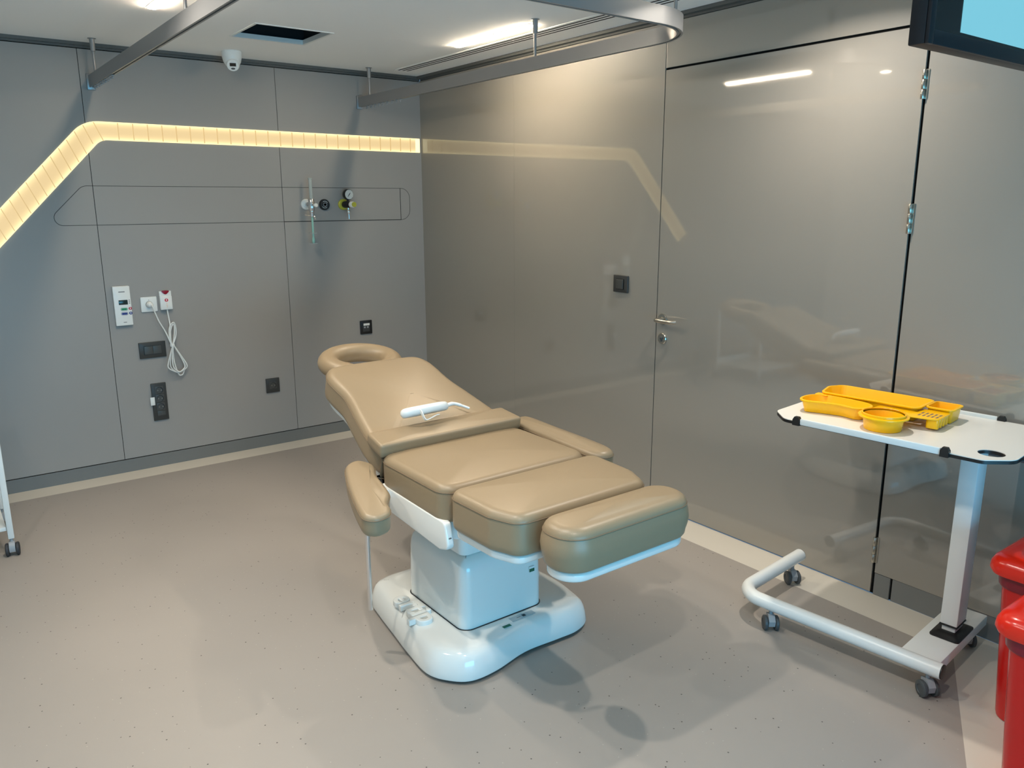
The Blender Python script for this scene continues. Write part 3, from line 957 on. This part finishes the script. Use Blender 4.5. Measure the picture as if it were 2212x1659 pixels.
# cushions
seat_ol = rpoly([(-.300, -2.875), (.295, -2.875), (.298, -2.41), (-.298, -2.412)], [.055, .06, .09, .095], 9)
cushion('seat_cushion', seat_ol, .098, .03, .012, T((CX, 0, .545)), ch)
calf_ol = rpoly([(-.295, -3.10), (-.26, -3.2), (.24, -3.2), (.285, -3.10), (.30, -2.888), (-.30, -2.888)], [.07, .05, .05, .07, .045, .045], 7)
Mc = T((CX, 0, .546))
cushion('calf_cushion', calf_ol, .100, .03, .010, Mc, ch)
MB().prism(inset(calf_ol, .012), -.028, -.001, .008, Mc).build('calf_tray', M['white'], ch)
foot_ol = rpoly([(-.225, -3.372), (.278, -3.372), (.278, -3.213), (-.225, -3.213)], [.085, .078, .075, .07], 9)
Mf = T((CX, 0, .540))
cushion('foot_cushion', foot_ol, .100, .034, .010, Mf, ch, side=.008)
MB().prism(inset(foot_ol, .012), -.030, -.001, .009, Mf).build('foot_tray', M['white'], ch)
MB().tube([(CX - .12, -3.3, .515), (CX - .12, -3.0, .515)], .012, 10).tube([(CX + .12, -3.3, .515), (CX + .12, -3.0, .515)], .012, 10).tube([(CX - .12, -3.1, .515), (CX - .12, -2.7, .5)], .014, 10).tube([(CX + .12, -3.1, .515), (CX + .12, -2.7, .5)], .014, 10).build('leg_rail', M['steel'], ch)
# backrest
inc = math.radians(18.5)
Mb = T((CX, -2.40, .575)) @ Matrix.Rotation(inc, 4, 'X')
back_ol = smooth_closed([(x, y * 1.1 - .03 * max(0, 1 - y / .2)) for x, y in [(-.275, .02), (-.24, .0), (.24, .0), (.275, .02), (.285, .09), (.262, .22), (.240, .34), (.238, .44), (.228, .50), (.19, .545), (.10, .555), (-.10, .555), (-.20, .545), (-.238, .50), (-.245, .44), (-.240, .34), (-.262, .22), (-.285, .09)]], 5)
cushion('backrest_cushion', back_ol, .085, .035, .012, Mb, ch)
MB().prism(inset(back_ol, .02), -.035, -.001, .012, Mb).build('back_shell', M['white'], ch)
# folded pad across the joint of back and seat
pad_ol = rpoly([(-.305, -.06), (.305, -.06), (.295, .065), (-.295, .065)], [.012, .012, .015, .015], 4)
Mp = T((CX, -2.415, .664)) @ Matrix.Rotation(math.radians(8), 4, 'X')
cushion('lumbar_pad', pad_ol, .042, .012, .004, Mp, ch, seam=False)
# headrest: horseshoe cushion
Mh = T((CX + .010, -1.755, .826)) @ Matrix.Rotation(math.radians(12), 4, 'X')
hp = []
for k in range(33):
    a = math.radians(-52 + 284 * k / 32)
    hp.append((.142 * math.cos(a), .045 + .118 * math.sin(a), 0))
hp = [(.06, -.065, 0)] + hp + [(-.06, -.065, 0)]
hp = [Mh @ Vector(p) for p in hp]
nrm = (Mh.to_3x3() @ V(0, 0, 1))
rad = [.02, .042] + [.046] * (len(hp) - 4) + [.042, .02]
hd = MB().tube(hp, rad, 18, flat=.9, up=nrm).build('headrest', M['leather'], ch, angle=60)
inner = []
for k in range(33):
    a = math.radians(-52 + 284 * k / 32)
    inner.append(Mh @ V(.1 * math.cos(a), .045 + .078 * math.sin(a), .0))
MB().tube(inner, .0016, 5).build('seam', M['seam'], hd)
MB().prism(smooth_closed([(-.11, -.06), (.11, -.06), (.13, .05), (.08, .10), (-.08, .10), (-.13, .05)], 6), -.062, -.046, .004, Mh).build('headrest_plate', M['white'], ch)
MB().tube([Mh @ V(-.06, -.02, -.058), Mh @ V(-.06, -.22, -.075)], .008, 10).tube([Mh @ V(.06, -.02, -.058), Mh @ V(.06, -.22, -.075)], .008, 10).build('headrest_bar', M['steel'], ch)
# armrests
armR_ol = smooth_closed([(-.045, -.50), (.0, -.53), (.045, -.50), (.055, -.40), (.05, -.2), (.045, -.03), (.0, .0), (-.045, -.03), (-.05, -.2), (-.055, -.40)], 6)
MaR = T((-.985, -2.36, .603)) @ Matrix.Rotation(math.radians(2), 4, 'X')
cushion('armrest', armR_ol, .05, .026, .008, MaR, ch)
armL_ol = smooth_closed([(-.035, -.40), (.0, -.42), (.040, -.40), (.052, -.365), (.050, -.325), (.066, -.265), (.056, -.18), (.045, -.11), (.048, -.04), (.0, .005), (-.045, -.03), (-.055, -.13), (-.052, -.26), (-.045, -.35)], 6)
MaL = T((-1.70, -2.37, .565)) @ Matrix.Rotation(math.radians(-19), 4, 'Z') @ Matrix.Rotation(math.radians(7), 4, 'X')
cushion('armrest', armL_ol, .058, .019, .008, MaL, ch)
for sx, px in ((-1, -1.70), (1, -1.02)):
    MB().box((px - .03 if sx < 0 else px - .045, -2.52, .53), (px + .04 if sx < 0 else px + .03, -2.49, .56), .004).build('arm_bracket', M['white'], ch)
MB().tube([(-1.762, -2.545, .155), (-1.762, -2.545, .53)], .0085, 14).build('hanging_rod', M['chrome'], ch)

# hand control lying on the pad
hc = thing('hand_control', (-1.38, -2.33, .75), 'white hand control with hook resting on the backrest of the chair', 'remote control')
setmats(hc)
rm = T((-1.412, -2.362, .770)) @ Matrix.Rotation(math.radians(2), 4, 'Z') @ Matrix.Rotation(math.radians(-24), 4, 'X')
rol = smooth_closed([(-.108, 0), (-.095, -.022), (-.06, -.03), (.0, -.031), (.06, -.028), (.09, -.014), (.096, 0), (.09, .014), (.06, .028), (0, .031), (-.06, .03), (-.095, .022)], 5)
MB().loft([[(x, y, z) for x, y in inset(rol, i)] for i, z in ((.012, -.017), (.005, -.014), (.001, -.006), (0, .001), (.003, .010), (.009, .015), (.016, .017))], Mx=rm).build('control_body', M['white_plastic'], hc, angle=60)
hk = MB()
pts = smooth_open([(-.045, -.029, 0), (-.044, -.036, -.012), (-.041, -.04, -.036), (-.034, -.043, -.043), (-.015, -.045, -.039), (.008, -.046, -.033), (.02, -.046, -.033)], 5)
ring = []
for i, p in enumerate(pts):
    a = pts[max(0, i - 1)]; b = pts[min(len(pts) - 1, i + 1)]
    t = (b - a).normalized()
    n_ = V(-t.z, 0, t.x).normalized() * .0016
    ring.append([p + n_ + V(0, -.006, 0), p + n_ + V(0, .006, 0), p - n_ + V(0, .006, 0), p - n_ + V(0, -.006, 0)])
hk.loft(ring, Mx=rm)
hk.build('hook', M['white_paint'], hc)
e0 = rm @ V(.092, 0, 0)
MB().tube(smooth_open([e0, e0 + V(.03, .0, .002), e0 + V(.06, -.012, -.008), e0 + V(.085, -.025, -.02)], 6), [.0075] * 6 + [.0065] * 6 + [.005] * 7, 10).build('cable', M['white_plastic'], hc)

# ---------------------------------------------------------------- overbed table


def caster(parent, x, y, top, rz=0., wheel=.026, m='grey_plastic', wm='grey_dark', gap=.0125):
    Mx = T((x, y, 0)) @ Matrix.Rotation(rz, 4, 'Z')
    f = MB()
    f.loft([[Mx @ V(sx * .0115, sy, z) for sx, sy in ((-1, y0), (1, y0), (1, y1), (-1, y1))] for z, y0, y1 in ((wheel * .75, -.004, .026), (wheel * 1.5, -.012, .030), (wheel * 2.05, -.016, .018), (wheel * 2.2, -.01, .012))])
    f.lathe([(.007, wheel * 2.1), (.007, top)], Mx @ V(0, 0, 0), (0, 0, 1), 12)
    fo = f.build('caster', M[m], parent, angle=50)
    for s in (-1, 1):
        c = Mx @ V(s * (gap + .0005), .006, wheel)
        ax = Mx.to_3x3() @ V(s, 0, 0)
        MB().lathe([(wheel - .003, 0), (wheel, .003), (wheel, .011), (wheel - .004, .014), (wheel * .55, .0145), (wheel * .5, .0125)], c, ax, 24).build('wheel', M[wm], fo)
    return fo


ot = thing('overbed_table', (-.3, -3.6, 0), 'white overbed table on casters in front of the door', 'table')
setmats(ot)
rot = Matrix.Rotation(math.radians(5.5), 4, 'Z')
OT = T((-.495, -3.86, 0)) @ rot           # local: x towards wall, y along the tube to the bend


def otp(x, y, z):
    return OT @ V(x, y, z)


tz = .1
pts = [otp(0, -.01, tz), otp(0, .585, tz)]
for k in range(1, 11):
    a = PI - PI / 2 * k / 10
    pts.append(otp(.09 + .09 * math.cos(a), .61 + .09 * math.sin(a), tz))
pts.append(otp(.455, .70, tz))
pts.insert(1, otp(0, .3, tz))
MB().tube(pts, .025, 20).build('base_tube', M['white_paint'], ot, angle=50)
for p_, d_ in ((otp(0, -.0105, tz), otp(0, -1, tz) - otp(0, 0, tz)), (otp(.4555, .70, tz), otp(1, 0, tz) - otp(0, 0, tz))):
    MB().lathe([(.0235, 0), (.0235, .003), (.018, .004)], p_, d_, 20).build('end_plug', M['black'], ot)
MB().box((.022, .005, .075), (.455, .125, .112), .004, Mx=OT).build('base_plate', M['white_paint'], ot)
px, py = .252, .052
bo2 = [(-.075, -.046), (.075, -.046), (.075, .046), (-.075, .046)]
MB().loft([[(px + x * s, py + y * s, z) for x, y in rpoly(bo2, .012, 4)] for s, z in ((1, .1125), (1, .117), (.66, .128))], Mx=OT).build('column_collar', M['black'], ot)
MB().box((px - .036, py - .021, .12), (px + .036, py + .021, .24), .003, Mx=OT).build('inner_column', M['white_paint'], ot)
MB().box((px - .0432, py - .0275, .145), (px + .0432, py + .0275, .150), .001, Mx=OT).build('column_seal', M['black'], ot)
MB().box((px - .0425, py - .0268, .1505), (px + .0425, py + .0268, .775), .004, Mx=OT).build('outer_column', M['white_paint'], ot)
# top
TZ = .80
top_ol = rpoly([(-.02, .60), (-.0, -.16), (.43, -.15), (.45, .62)], [.08, .06, .05, .09], 7)
top_ol = rpoly([(-.025, -.05), (.04, -.115), (.40, -.115), (.47, -.05), (.47, .57), (.40, .63), (.05, .63), (-.025, .56)], [.03, .05, .05, .03, .04, .05, .05, .04], 5)
hole = [(.062 + .036 * math.cos(2 * PI * k / 28), -.045 + .036 * math.sin(2 * PI * k / 28)) for k in range(28)]


def slab_with_hole(ol, hole, z0, z1, Mx):
    bm = bmesh.new()
    for z in (z0, z1):
        es = []
        for loop in (ol, hole):
            vs = [bm.verts.new((x, y, z)) for x, y in loop]
            es += [bm.edges.new((vs[i], vs[(i + 1) % len(vs)])) for i in range(len(vs))]
        bmesh.ops.triangle_fill(bm, use_beauty=True, edges=es)
    bm.verts.ensure_lookup_table()
    n = len(ol) + len(hole)
    off = 0
    for loop in (ol, hole):
        L_ = len(loop)
        for i in range(L_):
            j = (i + 1) % L_
            bm.faces.new((bm.verts[off + i], bm.verts[off + j], bm.verts[n + off + j], bm.verts[n + off + i]))
        off += L_
    bmesh.ops.transform(bm, matrix=Mx, verts=bm.verts)
    mb = MB()
    mb.bm.free()
    mb.bm = bm
    return mb


slab_with_hole(top_ol, hole, TZ - .010, TZ, OT).build('tabletop', M['laminate_white'], ot)
slab_with_hole(inset(top_ol, -.0008), [(.062 + .0352 * math.cos(2 * PI * k / 28), -.045 + .0352 * math.sin(2 * PI * k / 28)) for k in range(28)], TZ - .012, TZ - .0022, OT).build('edge_band', M['black'], ot)
MB().box((px - .10, py - .06, .7755), (px + .10, py + .12, .7875), .003, Mx=OT).build('top_bracket', M['grey_dark'], ot)
for xr in (-.027, .472):
    MB().box((xr - .006, .062, TZ - .010), (xr + .006, .50, TZ + .012), .004, Mx=OT).build('side_rail', M['white_paint'], ot)
    for yr in (.05, .512):
        MB().loft([[(xr - .009, yr - .012, TZ - .013), (xr + .009, yr - .012, TZ - .013), (xr + .009, yr + .012, TZ - .013), (xr - .009, yr + .012, TZ - .013)],
                   [(xr - .009, yr - .012, TZ + .006), (xr + .009, yr - .012, TZ + .006), (xr + .009, yr + .012, TZ + .006), (xr - .009, yr + .012, TZ + .006)],
                   [(xr - .007, yr - .007, TZ + .016), (xr + .007, yr - .007, TZ + .016), (xr + .007, yr + .007, TZ + .016), (xr - .007, yr + .007, TZ + .016)]], Mx=OT).build('rail_end', M['black'], ot, angle=20)
MB().tube([otp(.13, -.02, .78), otp(.13, -.13, .776)], .006, 10).build('lever_rod', M['grey_dark'], ot)
MB().lathe([(.009, 0), (.012, .005), (.012, .05), (.009, .055)], otp(.13, -.125, .7765), OT.to_3x3() @ V(.0, -1, -.02), 14).build('lever_grip', M['black'], ot)
for x, y in ((.005, .57), (.005, .03), (.39, .695), (.40, .05)):
    q = otp(x, y, 0)
    caster(ot, q.x, q.y, .08, math.radians(random.choice((150, 140, 158))), .027)

# ---------------------------------------------------------------- yellow tray on the table
TT = OT @ T((.215, .35, TZ)) @ Matrix.Rotation(math.radians(1), 4, 'Z')
ty = thing('compartment_tray', tuple(TT.translation), 'bright yellow plastic compartment tray lying on the overbed table', 'tray')
setmats(ty)


def basin(ol, zt, depth, name, taper=.012, rim=.007, th=.0022):
    inn = inset(ol, th)
    rg = [[(x, y, zt - depth) for x, y in inset(ol, taper)], [(x, y, zt - depth + .004) for x, y in inset(ol, taper * .9)], [(x, y, zt - .004) for x, y in ol], [(x, y, zt - .005) for x, y in inset(ol, -rim)],
          [(x, y, zt - .001) for x, y in inset(ol, -rim)], [(x, y, zt) for x, y in inset(ol, -rim * .6)], [(x, y, zt) for x, y in inset(ol, th * .5)], [(x, y, zt - .003) for x, y in inn], [(x, y, zt - depth + .004) for x, y in inset(ol, taper + th)], [(x, y, zt - depth + .002) for x, y in inset(ol, taper + th + .003)]]
    return MB().loft(rg, Mx=TT).build(name, M['yellow'], ty, angle=35)


# local: x towards the wall (-.16 .. .12), y towards the bend end of the table (+)
basin(rpoly([(.020, -.115), (.172, -.115), (.172, .20), (.12, .226), (.020, .205)], [.022, .022, .03, .03, .022], 5), .052, .050, 'long_compartment')
kid = smooth_closed([(-.115, .205), (-.085, .228), (-.03, .226), (.006, .19), (.008, .12), (-.004, .05), (-.03, .015), (-.075, .012), (-.098, .04), (-.088, .09), (-.1, .15)], 6)
basin(kid, .045, .043, 'kidney_compartment', .010)
cir = [(-.128 + .062 * math.cos(2 * PI * k / 36), -.068 + .062 * math.sin(2 * PI * k / 36)) for k in range(36)]
basin(cir, .047, .046, 'round_bowl', .006, .014)
MB().lathe([(.0615, .047), (.066, .047), (.066, .054), (.0625, .055), (.0615, .053)], TT @ V(-.128, -.068, 0), (0, 0, 1), 36, False, False).build('bowl_collar', M['yellow'], ty)
basin(rrect(.075, -.205, .172, -.126, .014), .050, .048, 'end_compartment', .005, .006)
# slotted deck between bowl and end
dk = rpoly([(-.045, -.205), (.0665, -.205), (.0665, -.125), (.010, -.120), (.010, .0), (-.055, .005), (-.062, -.12)], [.02, .008, .006, .004, .008, .02, .03], 4)
MB().prism(dk, .036, .0405, .0015, TT).build('deck', M['yellow'], ty)
for k in range(5):
    for j in range(2):
        MB().box((-.030 + j * .030, -.195 + k * .0135, .0404), (-.008 + j * .030, -.189 + k * .0135, .0408), Mx=TT).build('slot', M['seam'], ty, False)
for k in range(4):
    MB().prism(rrect(-.040 + k * .026, -.203, -.022 + k * .026, -.165, .008), .006, .0365, .002, TT).build('tube_well', M['yellow'], ty)
MB().prism(rrect(.0, .18, .03, .226, .006), .0405, .0442, .001, TT).build('rim_bridge', M['yellow'], ty)

# ---------------------------------------------------------------- red bins


def make_bin(x, y, label, w=.35, dpt=.30, hh=.5):
    b = thing('pedal_bin', (x, y, 0), label, 'bin', 'red lidded waste bins')
    setmats(b)
    Mx = T((x, y, 0))
    rr = lambda s: rrect(-w / 2 + s, -dpt / 2 + s, w / 2 - s, dpt / 2 - s, .05, 6)
    MB().loft([[(a, c, z) for a, c in rr(s)] for s, z in ((.05, 0), (.044, .004), (.042, .015), (.018, hh - .06), (.012, hh - .02))], Mx=Mx).build('bin_body', M['red'], b)
    MB().loft([[(a, c, z) for a, c in rr(s)] for s, z in ((.015, hh - .085), (.0125, hh - .08), (.009, hh - .04), (.009, hh - .022))], cap0=False, cap1=False, Mx=Mx).build('bin_bag', M['bag'], b)
    MB().loft([[(a, c, z) for a, c in rr(s)] for s, z in ((.006, hh - .045), (-.004, hh - .043), (-.009, hh - .030), (-.007, hh - .012), (.0, hh + .002), (.012, hh + .010), (.03, hh + .014), (.046, hh + .014), (.052, hh + .010), (.056, hh + .004), (.07, hh + .004), (.10, hh + .006))], Mx=Mx).build('bin_lid', M['red_lid'], b)
    return b


make_bin(-.332, -4.105, 'red lidded bin standing behind, against the right wall', w=.32, hh=.512)
make_bin(-.70, -4.268, 'front red lidded bin with bag edge showing, nearest the viewer', w=.32, dpt=.30, hh=.525)

# ---------------------------------------------------------------- television
tv = thing('television', (-.7, -3.9, 2.05), 'black wall television with painted pale blue reflection on its screen at upper right', 'television')
setmats(tv)
tx0, tx1, tz0, tz1, tyf = -1.07, -.33, 1.842, 2.285, -3.905
MB().box((tx0, tyf + .003, tz0), (tx1, tyf + .040, tz1), .004).build('housing', M['navy'], tv)
fr = MB()
for lo, hi in (((tx0, tz0), (tx0 + .022, tz1)), ((tx1 - .022, tz0), (tx1, tz1)), ((tx0 + .022, tz0), (tx1 - .022, tz0 + .03)), ((tx0 + .022, tz1 - .022), (tx1 - .022, tz1))):
    fr.box((lo[0], tyf - .006, lo[1]), (hi[0], tyf + .0028, hi[1]), .0015)
fr.build('bezel', M['navy'], tv)
MB().box((tx0 + .0225, tyf - .001, tz0 + .0305), (tx1 - .0225, tyf + .002, tz1 - .0225)).build('glass', M['black_gloss'], tv, False)
M['screen'] = emit('reflection_glow', (120, 196, 216), .95, (10, 10, 12))  # blue window reflection on the dark screen, painted as emission
MB().box((tx0 + .145, tyf - .0022, tz0 + .038), (tx1 - .0235, tyf - .0012, tz1 - .024)).build('painted_reflection', M['screen'], tv, False)
MB().box((-.75, tyf + .0405, 2.0), (-.6, tyf + .07, 2.15), .004).tube([(-.675, tyf + .07, 2.07), (-.675, -3.72, 2.07), (-.6, -3.70, 2.07), (-.012, -3.70, 2.07)], .018, 12).box((-.012, -3.76, 2.0), (-.0005, -3.64, 2.14), .002).build('wall_arm', M['black'], tv)

# ---------------------------------------------------------------- white trolley at the left edge
tr = thing('trolley', (-2.9, -.65, 0), 'white metal trolley on twin-wheel casters at the left edge', 'trolley')
setmats(tr)
ax0, ax1, ay0, ay1 = -3.13, -2.672, -.885, -.45
for x in (ax0, ax1):
    for y in (ay0, ay1):
        MB().box((x - .012, y - .012, .078), (x + .012, y + .012, .645), .003).build('post', M['white_paint'], tr)
        MB().box((x - .0128, y - .0128, .6452), (x + .0128, y + .0128, .665), .003).build('post_cap', M['black'], tr)
        caster(tr, x, y, .0775, math.radians(172 if x > -3 else 20), .029, 'grey_plastic', 'rubber')
for z in (.115, .60):
    MB().box((ax0 + .0125, ay0 + .0, z), (ax1 - .0125, ay1 + .0, z + .018), .002).box((ax0 + .0125, ay1 - .004, z + .018), (ax1 - .0125, ay1, z + .06), .001).build('shelf', M['white_paint'], tr)

# ---------------------------------------------------------------- daylight, world, camera
dl = bpy.data.lights.new('daylight', 'AREA')
dl.shape = 'RECTANGLE'
dl.size, dl.size_y = wx1 - wx0 - .1, wz1 - wz0 - .1
dl.color = (.11, .60, 1.0)
dl.energy = 72
lo_ = bpy.data.objects.new('daylight', dl)
lo_.location = ((wx0 + wx1) / 2, YF - .1, (wz0 + wz1) / 2)
lo_.rotation_euler = (PI / 2, 0, 0)
COL.objects.link(lo_)

wd = bpy.data.worlds.new('World')
sc.world = wd
wd.use_nodes = True
wd.node_tree.nodes['Background'].inputs[0].default_value = (.35, .6, .9, 1)
wd.node_tree.nodes['Background'].inputs[1].default_value = .25

cam = bpy.data.cameras.new('camera')
f_px, yaw, pitch, roll = 1710.73, math.radians(36.9286), math.radians(12.9631), math.radians(-.2127)
cam.sensor_width = 36
cam.sensor_fit = 'HORIZONTAL'
cam.lens = 36 * f_px / 2212
cam.clip_start = .02
co = bpy.data.objects.new('camera', cam)
fwd = V(math.sin(yaw) * math.cos(pitch), math.cos(yaw) * math.cos(pitch), -math.sin(pitch))
rt = V(math.cos(yaw), -math.sin(yaw), 0)
upv = rt.cross(fwd)
c_, s_ = math.cos(roll), math.sin(roll)
r2_, u2_ = rt * c_ + upv * s_, upv * c_ - rt * s_
co.matrix_world = Matrix(((r2_.x, u2_.x, -fwd.x, -2.85935), (r2_.y, u2_.y, -fwd.y, -4.81668), (r2_.z, u2_.z, -fwd.z, 1.51677), (0, 0, 0, 1)))
COL.objects.link(co)
sc.camera = co

sc.view_settings.view_transform = 'Standard'
sc.view_settings.look = 'None'
sc.view_settings.gamma = 1
sc.view_settings.use_curve_mapping = False
sc.view_settings.exposure = .15
sc.cycles.use_denoising = True
sc.cycles.max_bounces = 8
sc.cycles.diffuse_bounces = 5
sc.cycles.sample_clamp_indirect = 6
